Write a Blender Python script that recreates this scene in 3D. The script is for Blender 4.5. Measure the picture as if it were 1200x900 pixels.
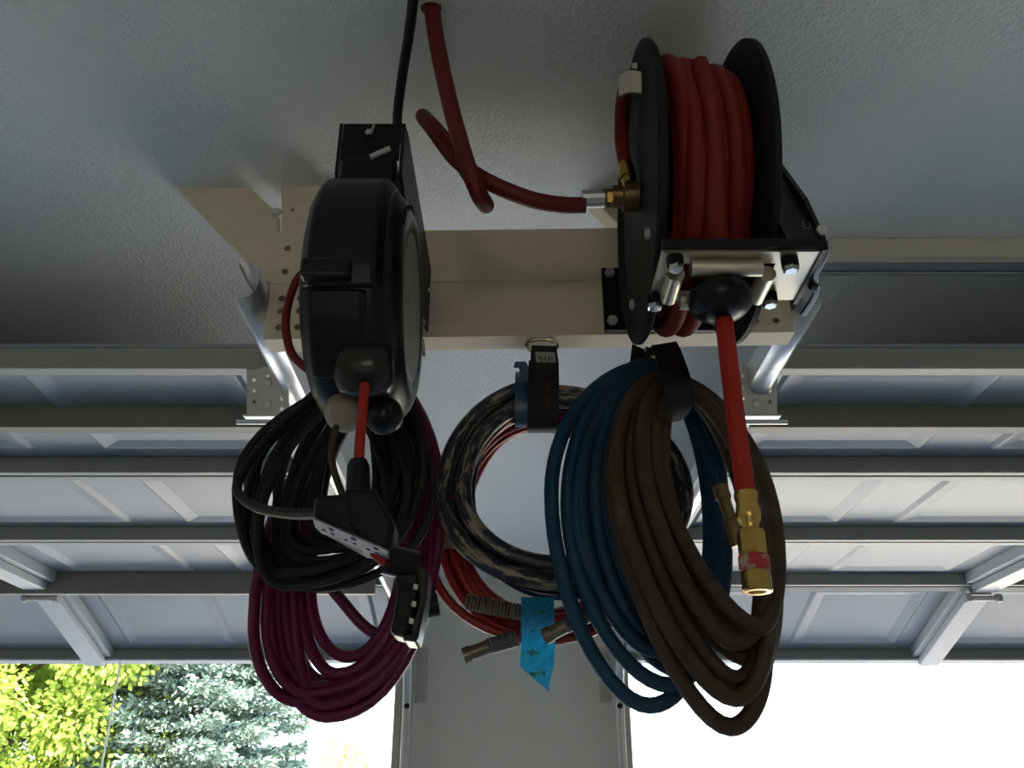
import bpy, bmesh, math, random
from mathutils import Vector, Matrix
R = math.radians
random.seed(7)
for o in list(bpy.data.objects): bpy.data.objects.remove(o)
SC = bpy.context.scene
COL = SC.collection

# ------------------------------------------------------------------ camera, sky, sun, exposure
FPX, PITCH, CAMZ = 1040.0, R(25.7), 1.58
cam = bpy.data.cameras.new('camera'); cam.sensor_width = 36.0; cam.lens = 36.0 * FPX / 1200.0
cam.clip_start = 0.02; cam.clip_end = 300
camo = bpy.data.objects.new('camera', cam); COL.objects.link(camo)
camo.location = (0, 0, CAMZ); camo.rotation_euler = (R(90) + PITCH, 0, 0)
SC.camera = camo

world = bpy.data.worlds.new('sky'); SC.world = world; world.use_nodes = True
wn = world.node_tree; wn.nodes.clear()
w_out = wn.nodes.new('ShaderNodeOutputWorld'); w_bg = wn.nodes.new('ShaderNodeBackground')
w_sky = wn.nodes.new('ShaderNodeTexSky'); w_sky.sky_type = 'NISHITA'; w_sky.sun_disc = False
w_sky.sun_elevation = R(52); w_sky.sun_rotation = R(200); w_sky.dust_density = 2.5; w_sky.air_density = 1.0
w_bg.inputs['Strength'].default_value = 0.40
wn.links.new(w_sky.outputs[0], w_bg.inputs[0]); wn.links.new(w_bg.outputs[0], w_out.inputs[0])

sun = bpy.data.lights.new('sun', 'SUN'); sun.energy = 6.8; sun.angle = R(0.6); sun.color = (1.0, 0.87, 0.66)
suno = bpy.data.objects.new('sun', sun); COL.objects.link(suno)
suno.location = (3, -6, 9)
suno.rotation_euler = Vector((-0.20, 0.58, -0.79)).to_track_quat('-Z', 'Y').to_euler()

SC.view_settings.view_transform = 'Standard'; SC.view_settings.look = 'None'
SC.view_settings.gamma = 1.0; SC.view_settings.use_curve_mapping = False
SC.view_settings.exposure = 1.7
SC.cycles.max_bounces = 10; SC.cycles.diffuse_bounces = 7; SC.cycles.glossy_bounces = 4
SC.cycles.sample_clamp_indirect = 6.0
SC.cycles.caustics_reflective = False; SC.cycles.caustics_refractive = False

SINP, COSP = math.sin(PITCH), math.cos(PITCH)
def at(px, py, Y):
    """world point seen at photograph pixel (px, py) at distance Y in front of the camera"""
    v, w = (px - 600.0) / FPX, (450.0 - py) / FPX
    d = Vector((v, COSP - w * SINP, SINP + w * COSP))
    d *= Y / d.y
    return Vector((d.x, d.y, d.z + CAMZ))
H = lambda h: CAMZ + h            # height above the camera -> world z

# ------------------------------------------------------------------ materials
MATS = {}
def mat(name, col, rough=0.5, metal=0.0, var=0.12, vscale=14.0, col2=None, c2scale=6.0, c2at=(0.5, 0.6), bump=0.0, bscale=80.0, bdist=0.002, spec=0.5, trans=0.0, coat=0.0, stretch=None, attr=None):
    m = bpy.data.materials.new(name); m.use_nodes = True; nt = m.node_tree; n = nt.nodes; L = nt.links
    b = n['Principled BSDF']; b.inputs['Roughness'].default_value = rough; b.inputs['Metallic'].default_value = metal
    b.inputs['Specular IOR Level'].default_value = spec; b.inputs['Coat Weight'].default_value = coat
    tc = n.new('ShaderNodeTexCoord'); src = tc.outputs['Object']
    if attr:
        an = n.new('ShaderNodeAttribute'); an.attribute_name = attr; src = an.outputs['Vector']
    if stretch:
        mp = n.new('ShaderNodeMapping'); mp.inputs['Scale'].default_value = stretch
        L.new(src, mp.inputs[0]); src = mp.outputs[0]
    no = n.new('ShaderNodeTexNoise'); no.inputs['Scale'].default_value = vscale; no.inputs['Detail'].default_value = 4
    L.new(src, no.inputs['Vector'])
    mx = n.new('ShaderNodeMix'); mx.data_type = 'RGBA'
    mx.inputs['A'].default_value = (*[c * (1 - var) for c in col], 1); mx.inputs['B'].default_value = (*[min(1, c * (1 + var)) for c in col], 1)
    L.new(no.outputs['Fac'], mx.inputs['Factor']); out = mx.outputs['Result']
    if col2:
        n2 = n.new('ShaderNodeTexNoise'); n2.inputs['Scale'].default_value = c2scale; n2.inputs['Detail'].default_value = 6; n2.inputs['Roughness'].default_value = 0.65
        L.new(src, n2.inputs['Vector'])
        rp = n.new('ShaderNodeMapRange'); rp.inputs['From Min'].default_value = c2at[0]; rp.inputs['From Max'].default_value = c2at[1]
        L.new(n2.outputs['Fac'], rp.inputs['Value'])
        m2 = n.new('ShaderNodeMix'); m2.data_type = 'RGBA'; L.new(rp.outputs[0], m2.inputs['Factor'])
        L.new(out, m2.inputs['A']); m2.inputs['B'].default_value = (*col2, 1); out = m2.outputs['Result']
    L.new(out, b.inputs['Base Color'])
    if bump:
        nb = n.new('ShaderNodeTexNoise'); nb.inputs['Scale'].default_value = bscale; nb.inputs['Detail'].default_value = 3
        L.new(src, nb.inputs['Vector'])
        bp = n.new('ShaderNodeBump'); bp.inputs['Strength'].default_value = bump; bp.inputs['Distance'].default_value = bdist
        L.new(nb.outputs['Fac'], bp.inputs['Height']); L.new(bp.outputs[0], b.inputs['Normal'])
    if trans:
        tr = n.new('ShaderNodeBsdfTranslucent'); L.new(out, tr.inputs[0])
        ms = n.new('ShaderNodeMixShader'); ms.inputs[0].default_value = trans
        L.new(b.outputs[0], ms.inputs[1]); L.new(tr.outputs[0], ms.inputs[2]); L.new(ms.outputs[0], n['Material Output'].inputs[0])
    MATS[name] = m
    return m

mat('ceiling_paint', (0.71, 0.735, 0.73), 0.75, var=0.04, vscale=3, bump=0.0)
# ceiling: orange peel texture, flattened blobs and fine grain
_m = MATS['ceiling_paint']; _n = _m.node_tree.nodes; _L = _m.node_tree.links
_tc = _n.new('ShaderNodeTexCoord'); _n1 = _n.new('ShaderNodeTexNoise'); _n1.inputs['Scale'].default_value = 150; _n1.inputs['Detail'].default_value = 2.5; _n1.inputs['Distortion'].default_value = 0.6
_rp = _n.new('ShaderNodeMapRange'); _rp.inputs['From Min'].default_value = 0.42; _rp.inputs['From Max'].default_value = 0.62
_bp = _n.new('ShaderNodeBump'); _bp.inputs['Strength'].default_value = 0.55; _bp.inputs['Distance'].default_value = 0.0022
_L.new(_tc.outputs['Object'], _n1.inputs['Vector']); _L.new(_n1.outputs['Fac'], _rp.inputs['Value']); _L.new(_rp.outputs[0], _bp.inputs['Height']); _L.new(_bp.outputs[0], _n['Principled BSDF'].inputs['Normal'])
mat('wall_paint', (0.80, 0.77, 0.68), 0.7, var=0.03, vscale=3, bump=0.25, bscale=160, bdist=0.001)
mat('side_wall_paint', (0.70, 0.67, 0.60), 0.8, var=0.05, vscale=2)
mat('floor_concrete', (0.42, 0.41, 0.38), 0.6, var=0.15, vscale=2.5, bump=0.2, bscale=40)
mat('driveway_concrete', (0.60, 0.57, 0.50), 0.8, var=0.08, vscale=1.5, bump=0.2, bscale=60)
mat('lawn', (0.10, 0.16, 0.04), 0.9, var=0.3, vscale=3)
mat('dim_bounce_grey', (0.17, 0.175, 0.17), 0.9, var=0.3, vscale=30)  # dull grey for the ground added to weaken bounce on the left
mat('roof_board', (0.25, 0.22, 0.2), 0.9)
mat('trim_paint', (0.62, 0.58, 0.48), 0.5, var=0.05)
mat('seal_rubber', (0.02, 0.02, 0.02), 0.7, spec=0.2)
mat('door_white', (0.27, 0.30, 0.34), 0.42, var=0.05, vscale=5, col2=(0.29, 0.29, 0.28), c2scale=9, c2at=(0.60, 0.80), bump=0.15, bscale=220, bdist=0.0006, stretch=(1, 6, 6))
mat('door_rail', (0.30, 0.31, 0.28), 0.45, var=0.05)
mat('strut_steel', (0.24, 0.23, 0.20), 0.55, metal=0.3, var=0.12, vscale=10)
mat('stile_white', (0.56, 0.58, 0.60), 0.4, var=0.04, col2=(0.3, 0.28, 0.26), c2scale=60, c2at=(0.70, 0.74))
mat('galvanized', (0.62, 0.63, 0.64), 0.34, metal=0.9, var=0.18, vscale=40)
mat('dull_plate', (0.16, 0.155, 0.17), 0.5, metal=0.4, var=0.15, vscale=50)
mat('bracket_steel', (0.55, 0.55, 0.52), 0.45, metal=0.55, var=0.12, vscale=30)
mat('cream_wood', (0.70, 0.62, 0.45), 0.6, var=0.07, vscale=18, col2=(0.42, 0.37, 0.29), c2scale=22, c2at=(0.64, 0.80), stretch=(1, 4, 8))
mat('black_metal', (0.006, 0.006, 0.006), 0.45, spec=0.25, var=0.2)
mat('flange_black', (0.009, 0.009, 0.009), 0.62, spec=0.25, var=0.15, vscale=8)
mat('black_plastic', (0.005, 0.005, 0.0047), 0.30, spec=0.3, var=0.2, vscale=9, bump=0.08, bscale=200, bdist=0.0004)
mat('reel_label', (0.17, 0.17, 0.155), 0.5, var=0.2, vscale=25, col2=(0.08, 0.08, 0.075), c2scale=45, c2at=(0.62, 0.66))
mat('smoke_plastic', (0.022, 0.020, 0.016), 0.25, spec=0.35, var=0.1)
mat('ball_stop', (0.30, 0.25, 0.20), 0.35, var=0.15, vscale=60, bump=0.1)
mat('red_hose', (0.20, 0.016, 0.008), 0.6, spec=0.25, var=0.2, vscale=18, col2=(0.13, 0.03, 0.02), c2scale=16, c2at=(0.55, 0.75))
mat('red_whip', (0.13, 0.011, 0.008), 0.5, spec=0.3, var=0.15, vscale=20)
mat('red_cord', (0.40, 0.022, 0.014), 0.5, spec=0.25, var=0.1)
mat('red_spray_hose', (0.34, 0.018, 0.014), 0.34, spec=0.4, var=0.15, vscale=25)
mat('magenta_hose', (0.13, 0.004, 0.045), 0.36, spec=0.35, var=0.15, vscale=20)
mat('black_cord', (0.014, 0.013, 0.010), 0.55, spec=0.25, var=0.3, vscale=20, col2=(0.05, 0.045, 0.033), c2scale=12, c2at=(0.55, 0.72))
mat('blue_hose', (0.009, 0.055, 0.115), 0.55, spec=0.3, var=0.18, vscale=16, col2=(0.035, 0.07, 0.09), c2scale=10, c2at=(0.5, 0.7))
mat('brown_hose', (0.058, 0.037, 0.024), 0.6, spec=0.3, var=0.25, vscale=14, col2=(0.12, 0.098, 0.078), c2scale=17, c2at=(0.55, 0.75))
mat('painted_hose', (0.018, 0.020, 0.038), 0.42, var=0.4, vscale=1.6, col2=(0.30, 0.25, 0.165), c2scale=1.0, c2at=(0.52, 0.57), bump=0.5, bscale=2.5, bdist=0.0015, stretch=(26, 1.5, 1.5), attr='hose_pos')
mat('navy_hose', (0.012, 0.016, 0.07), 0.22, var=0.2, vscale=20)
mat('strap_black', (0.008, 0.007, 0.007), 0.75, var=0.25, vscale=120, bump=0.25, bscale=500, bdist=0.0005)
mat('strap_red_print', (0.10, 0.008, 0.008), 0.7)
mat('strap_tag', (0.40, 0.38, 0.31), 0.7, var=0.1, vscale=60)
mat('tag_print', (0.09, 0.085, 0.07), 0.7)
mat('fitting_dark', (0.20, 0.165, 0.125), 0.4, metal=0.7, var=0.25, vscale=60)
mat('brass', (0.62, 0.40, 0.11), 0.26, metal=1.0, var=0.18, vscale=60)
mat('old_brass', (0.20, 0.13, 0.06), 0.38, metal=0.9, var=0.25, vscale=50)
mat('chrome', (0.75, 0.75, 0.72), 0.18, metal=1.0, var=0.08)
mat('satin_steel', (0.62, 0.57, 0.44), 0.33, metal=0.75, var=0.07, vscale=25)
mat('ring_steel', (0.66, 0.58, 0.38), 0.25, metal=1.0, var=0.1)
mat('collar_red', (0.50, 0.03, 0.03), 0.5, col2=(0.42, 0.34, 0.24), c2scale=75, c2at=(0.54, 0.57))
mat('tape_blue_backlit', (0.08, 0.50, 0.85), 0.35, var=0.5, vscale=110, col2=(0.08, 0.20, 0.06), c2scale=55, c2at=(0.58, 0.63), trans=0.75)  # base lightened to stand in for white light behind the tape tail
mat('tape_dark_blue', (0.015, 0.07, 0.16), 0.35, var=0.3, vscale=40)
mat('tape_beige', (0.42, 0.33, 0.22), 0.6, var=0.12, vscale=60)
mat('rope_white', (0.8, 0.8, 0.75), 0.8, trans=0.6)
mat('leaf_green', (0.46, 0.58, 0.12), 0.6, var=0.4, vscale=1.3, trans=0.4)
mat('leaf_pale', (0.70, 0.74, 0.40), 0.6, var=0.3, vscale=1.3, trans=0.4)
mat('needle_blue', (0.19, 0.275, 0.235), 0.7, var=0.45, vscale=2.2)
mat('bark', (0.10, 0.07, 0.05), 0.9, var=0.3, vscale=8)
mat('text_grey', (0.16, 0.16, 0.15), 0.6)

# ------------------------------------------------------------------ mesh helpers
def frame_from(z):
    z = z.normalized(); a = Vector((0, 0, 1)) if abs(z.z) < 0.9 else Vector((1, 0, 0))
    x = a.cross(z).normalized(); return x, z.cross(x)
class MB:
    def __init__(s): s.v = []; s.f = []
    def add(s, vs, fs):
        k = len(s.v); s.v += [Vector(p) for p in vs]; s.f += [tuple(i + k for i in f) for f in fs]; return s
    def box(s, lo, hi):
        x0, y0, z0 = lo; x1, y1, z1 = hi
        return s.hexa([(x0,y0,z0),(x1,y0,z0),(x1,y1,z0),(x0,y1,z0),(x0,y0,z1),(x1,y0,z1),(x1,y1,z1),(x0,y1,z1)])
    def hexa(s, p):
        return s.add(p, [(3,2,1,0),(4,5,6,7),(0,1,5,4),(1,2,6,5),(2,3,7,6),(3,0,4,7)])
    def obox(s, c, ux, uy, uz):
        """box centred at c with half-vectors ux, uy, uz"""
        c, ux, uy, uz = Vector(c), Vector(ux), Vector(uy), Vector(uz)
        return s.hexa([c-ux-uy-uz, c+ux-uy-uz, c+ux+uy-uz, c-ux+uy-uz, c-ux-uy+uz, c+ux-uy+uz, c+ux+uy+uz, c-ux+uy+uz])
    def prism(s, poly, ext):
        n = len(poly); poly = [Vector(p) for p in poly]; ext = Vector(ext)
        s.add(poly + [p + ext for p in poly], [tuple(range(n - 1, -1, -1)), tuple(range(n, 2 * n))] + [(i, (i + 1) % n, n + (i + 1) % n, n + i) for i in range(n)]); return s
    def lathe(s, o, ax, prof, n=20, a0=0.0):
        """prof: (along axis, radius)"""
        o, ax = Vector(o), Vector(ax).normalized(); x, y = frame_from(ax); vs = []; fs = []; idx = []
        for t, r in prof:
            if r < 1e-6: idx.append([len(vs)]); vs.append(o + ax * t)
            else:
                idx.append(list(range(len(vs), len(vs) + n)))
                vs += [o + ax * t + (x * math.cos(a0 + 2*math.pi*i/n) + y * math.sin(a0 + 2*math.pi*i/n)) * r for i in range(n)]
        for a, b in zip(idx, idx[1:]):
            for i in range(n):
                j = (i + 1) % n
                if len(a) == 1 and len(b) == 1: continue
                if len(a) == 1: fs.append((a[0], b[j], b[i]))
                elif len(b) == 1: fs.append((a[i], a[j], b[0]))
                else: fs.append((a[i], a[j], b[j], b[i]))
        return s.add(vs, fs)
    def cyl(s, p0, p1, r, n=14, r1=None):
        p0, p1 = Vector(p0), Vector(p1); l = (p1 - p0).length; r1 = r if r1 is None else r1
        return s.lathe(p0, p1 - p0, [(0, 0), (0, r), (l, r1), (l, 0)], n)
    def tube(s, pts, r, n=10, caps=True, flat=None):
        pts = [Vector(p) for p in pts]; m = len(pts)
        T = [(pts[min(i+1, m-1)] - pts[max(i-1, 0)]).normalized() for i in range(m)]
        x, y = frame_from(T[0]); vs = []; fs = []
        for i in range(m):
            x = (x - T[i] * x.dot(T[i])).normalized(); y = T[i].cross(x)
            rr = r(i / (m - 1)) if callable(r) else r
            vs += [pts[i] + (x * math.cos(2*math.pi*k/n) + y * math.sin(2*math.pi*k/n)) * rr for k in range(n)]
        for i in range(m - 1):
            for k in range(n):
                j = (k + 1) % n; fs.append((i*n+k, i*n+j, (i+1)*n+j, (i+1)*n+k))
        if caps: fs += [tuple(range(n - 1, -1, -1)), tuple(range((m-1)*n, m*n))]
        return s.add(vs, fs)
    def ribbon(s, pts, wv, t):
        """flat strap along pts, half width vector wv, thickness t"""
        pts = [Vector(p) for p in pts]; m = len(pts); vs = []; fs = []
        for i in range(m):
            T = (pts[min(i+1, m-1)] - pts[max(i-1, 0)]).normalized()
            w = Vector(wv(i / (m - 1)) if callable(wv) else wv); nn = T.cross(w).normalized() * t / 2
            vs += [pts[i] - w - nn, pts[i] + w - nn, pts[i] + w + nn, pts[i] - w + nn]
        for i in range(m - 1):
            for k in range(4): fs.append((i*4+k, i*4+(k+1) % 4, i*4+4+(k+1) % 4, i*4+4+k))
        fs += [(3, 2, 1, 0), tuple(range(4*m-4, 4*m))]
        return s.add(vs, fs)
    def build(s, name, material, parent=None, smooth=False, bevel=0.0, kind=None):
        org = root_loc(parent) if parent else Vector((0, 0, 0))
        me = bpy.data.meshes.new(name); me.from_pydata([v - org for v in s.v], [], s.f)
        bm = bmesh.new(); bm.from_mesh(me); bmesh.ops.recalc_face_normals(bm, faces=bm.faces); bm.to_mesh(me); bm.free()
        return finish(name, me, material, parent, smooth, bevel, kind)
def root_loc(o):
    while o.parent: o = o.parent
    return o.location.copy()
def finish(name, me, material, parent=None, smooth=False, bevel=0.0, kind=None):
    me.materials.append(MATS[material])
    if smooth:
        for p in me.polygons: p.use_smooth = True
        me.set_sharp_from_angle(angle=R(38))
    o = bpy.data.objects.new(name, me); COL.objects.link(o)
    if parent: o.parent = parent
    if bevel:
        b = o.modifiers.new('bevel', 'BEVEL'); b.width = bevel; b.segments = 2; b.limit_method = 'ANGLE'
    if kind: o['kind'] = kind
    return o
def thing(name, label, cat, loc, group=None):
    o = bpy.data.objects.new(name, None); COL.objects.link(o); o.location = loc; o.empty_display_size = 0.05
    o['label'] = label; o['category'] = cat
    if group: o['group'] = group
    return o
def tag(o, label, cat, group=None):
    o['label'] = label; o['category'] = cat
    if group: o['group'] = group
    return o
def struct(o, label=None):
    o['kind'] = 'structure'
    if label: o['label'] = label
    return o
def holed_plate(name, outline, holes, thick, o, ux, uy, material, parent=None, extra=None):
    """flat plate in the plane o + ux*a + uy*b with real round holes; 'extra' MB geometry is joined behind"""
    cu = bpy.data.curves.new('tmp', 'CURVE'); cu.dimensions = '2D'; cu.fill_mode = 'BOTH'; cu.extrude = thick / 2
    def sp(pts):
        q = cu.splines.new('POLY'); q.points.add(len(pts) - 1); q.use_cyclic_u = True
        for k, (a, b) in enumerate(pts): q.points[k].co = (a, b, 0, 1)
    sp(outline)
    for (a, b, r) in holes: sp([(a + r * math.cos(2*math.pi*k/10), b + r * math.sin(2*math.pi*k/10)) for k in range(10)])
    ob = bpy.data.objects.new('tmp', cu); COL.objects.link(ob)
    me = bpy.data.meshes.new_from_object(ob.evaluated_get(bpy.context.evaluated_depsgraph_get()))
    bpy.data.objects.remove(ob); bpy.data.curves.remove(cu)
    o, ux, uy = Vector(o), Vector(ux).normalized(), Vector(uy).normalized(); uz = ux.cross(uy)
    b = MB(); b.add([o + ux * v.co.x + uy * v.co.y + uz * v.co.z for v in me.vertices], [tuple(p.vertices) for p in me.polygons])
    if extra: b.add(extra.v, extra.f)
    bpy.data.meshes.remove(me); mb = b
    return mb.build(name, material, parent)
def spline(pts, n=10):
    """Catmull-Rom through 3D points"""
    pts = [Vector(p) for p in pts]; q = [pts[0] * 2 - pts[1]] + pts + [pts[-1] * 2 - pts[-2]]; out = []
    for i in range(1, len(q) - 2):
        p0, p1, p2, p3 = q[i-1:i+3]
        for k in range(n):
            t = k / n
            out.append(0.5 * ((2*p1) + (p2-p0)*t + (2*p0-5*p1+4*p2-p3)*t*t + (3*p1-p0-3*p2+p3)*t**3))
    return out + [pts[-1]]
def bez(a, b, c, d, n):
    return [a*(1-t)**3 + b*3*t*(1-t)**2 + c*3*t*t*(1-t) + d*t**3 for t in [k / n for k in range(n)]]
def coil_path(turns, n=12, kt=0.55, end=True):
    """turns: dicts of T, L, B, R = (x, y, depth): top, leftmost, bottom, rightmost point of each loop of a hanging coil"""
    out = []; K = 0.56
    for i, t in enumerate(turns):
        T, L, B, Rr = [Vector(t[k]) for k in 'TLBR']
        T2 = Vector(turns[i+1]['T']) if i + 1 < len(turns) else T + Vector((0.0, 0.0, 0.01))
        kt_ = t.get('k', kt)
        out += bez(T, T + Vector(((L.x - T.x) * kt_, (L.y - T.y) * (K - kt_) * 0.6, 0)), Vector((L.x, L.y + (T.y - L.y) * K, L.z)), L, n)
        kl = t.get('kl', K); out += bez(L, Vector((L.x, L.y + (B.y - L.y) * kl, L.z)), Vector((B.x + (L.x - B.x) * kl, B.y, B.z)), B, n)
        out += bez(B, Vector((B.x + (Rr.x - B.x) * K, B.y, B.z)), Vector((Rr.x, Rr.y + (B.y - Rr.y) * K, Rr.z)), Rr, n)
        out += bez(Rr, Vector((Rr.x, Rr.y + (T2.y - Rr.y) * K, Rr.z)), T2 + Vector(((Rr.x - T2.x) * kt_, (Rr.y - T2.y) * (K - kt_) * 0.6, 0)), T2, n)
    return [at(p.x, p.y, p.z) for p in out]
def bolt(p, d, r, h, material, parent, name='bolt', n=6):
    p, d = Vector(p), Vector(d).normalized()
    return MB().lathe(p, d, [(0, 0), (0, r), (h * 0.8, r), (h, r * 0.8), (h, 0)], n).build(name, material, parent)
def text_mesh(body, size, o, ux, uy, material, parent, name):
    cu = bpy.data.curves.new('tmp', 'FONT'); cu.body = body; cu.size = size; cu.extrude = 0.0002; cu.align_x = 'CENTER'; cu.align_y = 'CENTER'
    ob = bpy.data.objects.new('tmp', cu); COL.objects.link(ob)
    me = bpy.data.meshes.new_from_object(ob.evaluated_get(bpy.context.evaluated_depsgraph_get()))
    bpy.data.objects.remove(ob)
    o, ux, uy = Vector(o), Vector(ux).normalized(), Vector(uy).normalized(); uz = ux.cross(uy)
    b = MB(); b.add([o + ux * v.co.x + uy * v.co.y + uz * v.co.z for v in me.vertices], [tuple(p.vertices) for p in me.polygons])
    return b.build(name, material, parent)

# ------------------------------------------------------------------ the garage shell
ZC = H(0.858)          # ceiling
YW = 3.62              # inner face of the front wall
OPI, OPO, OPH = 0.455, 2.62, 2.16   # inner and outer edge of the openings, head height
struct(MB().box((-3.4, -3.6, -0.12), (3.4, YW + 0.16, 0)).build('floor', 'floor_concrete'))
struct(MB().box((-3.4, -3.6, ZC), (3.4, YW + 0.16, ZC + 0.2)).build('ceiling', 'ceiling_paint'))
struct(MB().box((-3.4, -3.6, 0), (-3.25, YW + 0.16, ZC)).build('wall_left', 'side_wall_paint'))
struct(MB().box((3.25, -3.6, 0), (3.4, YW + 0.16, ZC)).build('wall_right', 'side_wall_paint'))
# back wall behind the camera, window opening added to let in fill light
WX0, WX1, WZ0, WZ1 = -0.5, 0.5, 1.2, 1.85
struct(MB().box((-3.25, -3.6, 0), (WX0, -3.45, ZC)).box((WX1, -3.6, 0), (3.25, -3.45, ZC)).box((WX0, -3.6, 0), (WX1, -3.45, WZ0)).box((WX0, -3.6, WZ1), (WX1, -3.45, ZC)).build('wall_back', 'side_wall_paint'))
w1 = MB().box((WX0, -3.6, WZ0 - .03), (WX1, -3.42, WZ0)).build('fill_window_1', 'trim_paint'); struct(w1)
for (lo, hi) in (((WX0, -3.56, WZ0), (WX0 + .05, -3.5, WZ1)), ((WX1 - .05, -3.56, WZ0), (WX1, -3.5, WZ1)), ((-.025, -3.56, WZ0), (.025, -3.5, WZ1)), ((WX0 + .05, -3.56, WZ1 - .05), (-.026, -3.5, WZ1)), ((.026, -3.56, WZ1 - .05), (WX1 - .05, -3.5, WZ1))):
    MB().box(lo, hi).build('fill_window_frame', 'trim_paint', w1)
struct(MB().box((-20, -40, -0.14), (20, -3.6, -0.02)).build('yard', 'driveway_concrete'))
wf = [(-3.25, -OPO), (-OPO, -OPI), (-OPI, OPI), (OPI, OPO), (OPO, 3.25)]
vs = [(-3.25, 0), (-OPO, 0), (-OPO, OPH), (-OPI, OPH), (-OPI, 0), (OPI, 0), (OPI, OPH), (OPO, OPH), (OPO, 0), (3.25, 0), (3.25, ZC), (-3.25, ZC)]
struct(MB().prism([(x, YW, z) for x, z in vs], (0, 0.16, 0)).build('wall_front', 'wall_paint'))
k = 0
for sx in (-1, 1):     # jamb boards of the two openings, pillar side and head
    k += 1; struct(MB().box((min(sx*0.425, sx*0.452), YW - 0.012, 0), (max(sx*0.425, sx*0.452), YW + 0.17, OPH)).build(f'trim_{k}', 'trim_paint', bevel=0.002))
    k += 1; struct(MB().box((min(sx*OPI, sx*OPO), YW - 0.012, OPH - 0.02), (max(sx*OPI, sx*OPO), YW + 0.17, OPH + 0.04)).build(f'trim_{k}', 'trim_paint', bevel=0.002))
struct(MB().box((-2.75, YW + 0.16, -0.14), (9, YW + 13.5, -0.02)).build('driveway', 'driveway_concrete'))
struct(MB().box((-60, YW + 0.16, -0.2), (-2.75, YW + 13.5, -0.04)).build('dim_bounce_ground', 'dim_bounce_grey'))  # unseen dark ground, added to dim the bounce onto the left door
struct(MB().box((-60, YW + 13.5, -0.2), (60, 90, -0.04)).build('lawn', 'lawn'))

# ------------------------------------------------------------------ the two open sectional doors
DH, DY, DS, DW = 0.663, 1.313, 0.532, 2.13      # rail plane above camera, near edge, section length, door width
TILT = R(18)
PANEL_W, PANEL_L = 0.375, 0.36
def rect_ring(cx, cy, hx, hy, z): return [Vector((cx-hx, cy-hy, z)), Vector((cx+hx, cy-hy, z)), Vector((cx+hx, cy+hy, z)), Vector((cx-hx, cy+hy, z))]
def panel_mesh():
    hx, hy = PANEL_W / 2, PANEL_L / 2
    rings = [rect_ring(0,0,hx+.012,hy+.012,.0388), rect_ring(0,0,hx,hy,.0315), rect_ring(0,0,hx-.005,hy-.005,.0315), rect_ring(0,0,hx-.038,hy-.030,.0380)]
    vs = [v for r_ in rings for v in r_]; fs = [(k*4+i, k*4+(i+1)%4, k*4+4+(i+1)%4, k*4+4+i) for k in range(3) for i in range(4)] + [(12,13,14,15)]
    me = bpy.data.meshes.new('panel'); me.from_pydata(vs, [], [tuple(reversed(f)) for f in fs])
    me.materials.append(MATS['door_white']); return me
PANEL = panel_mesh()
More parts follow.
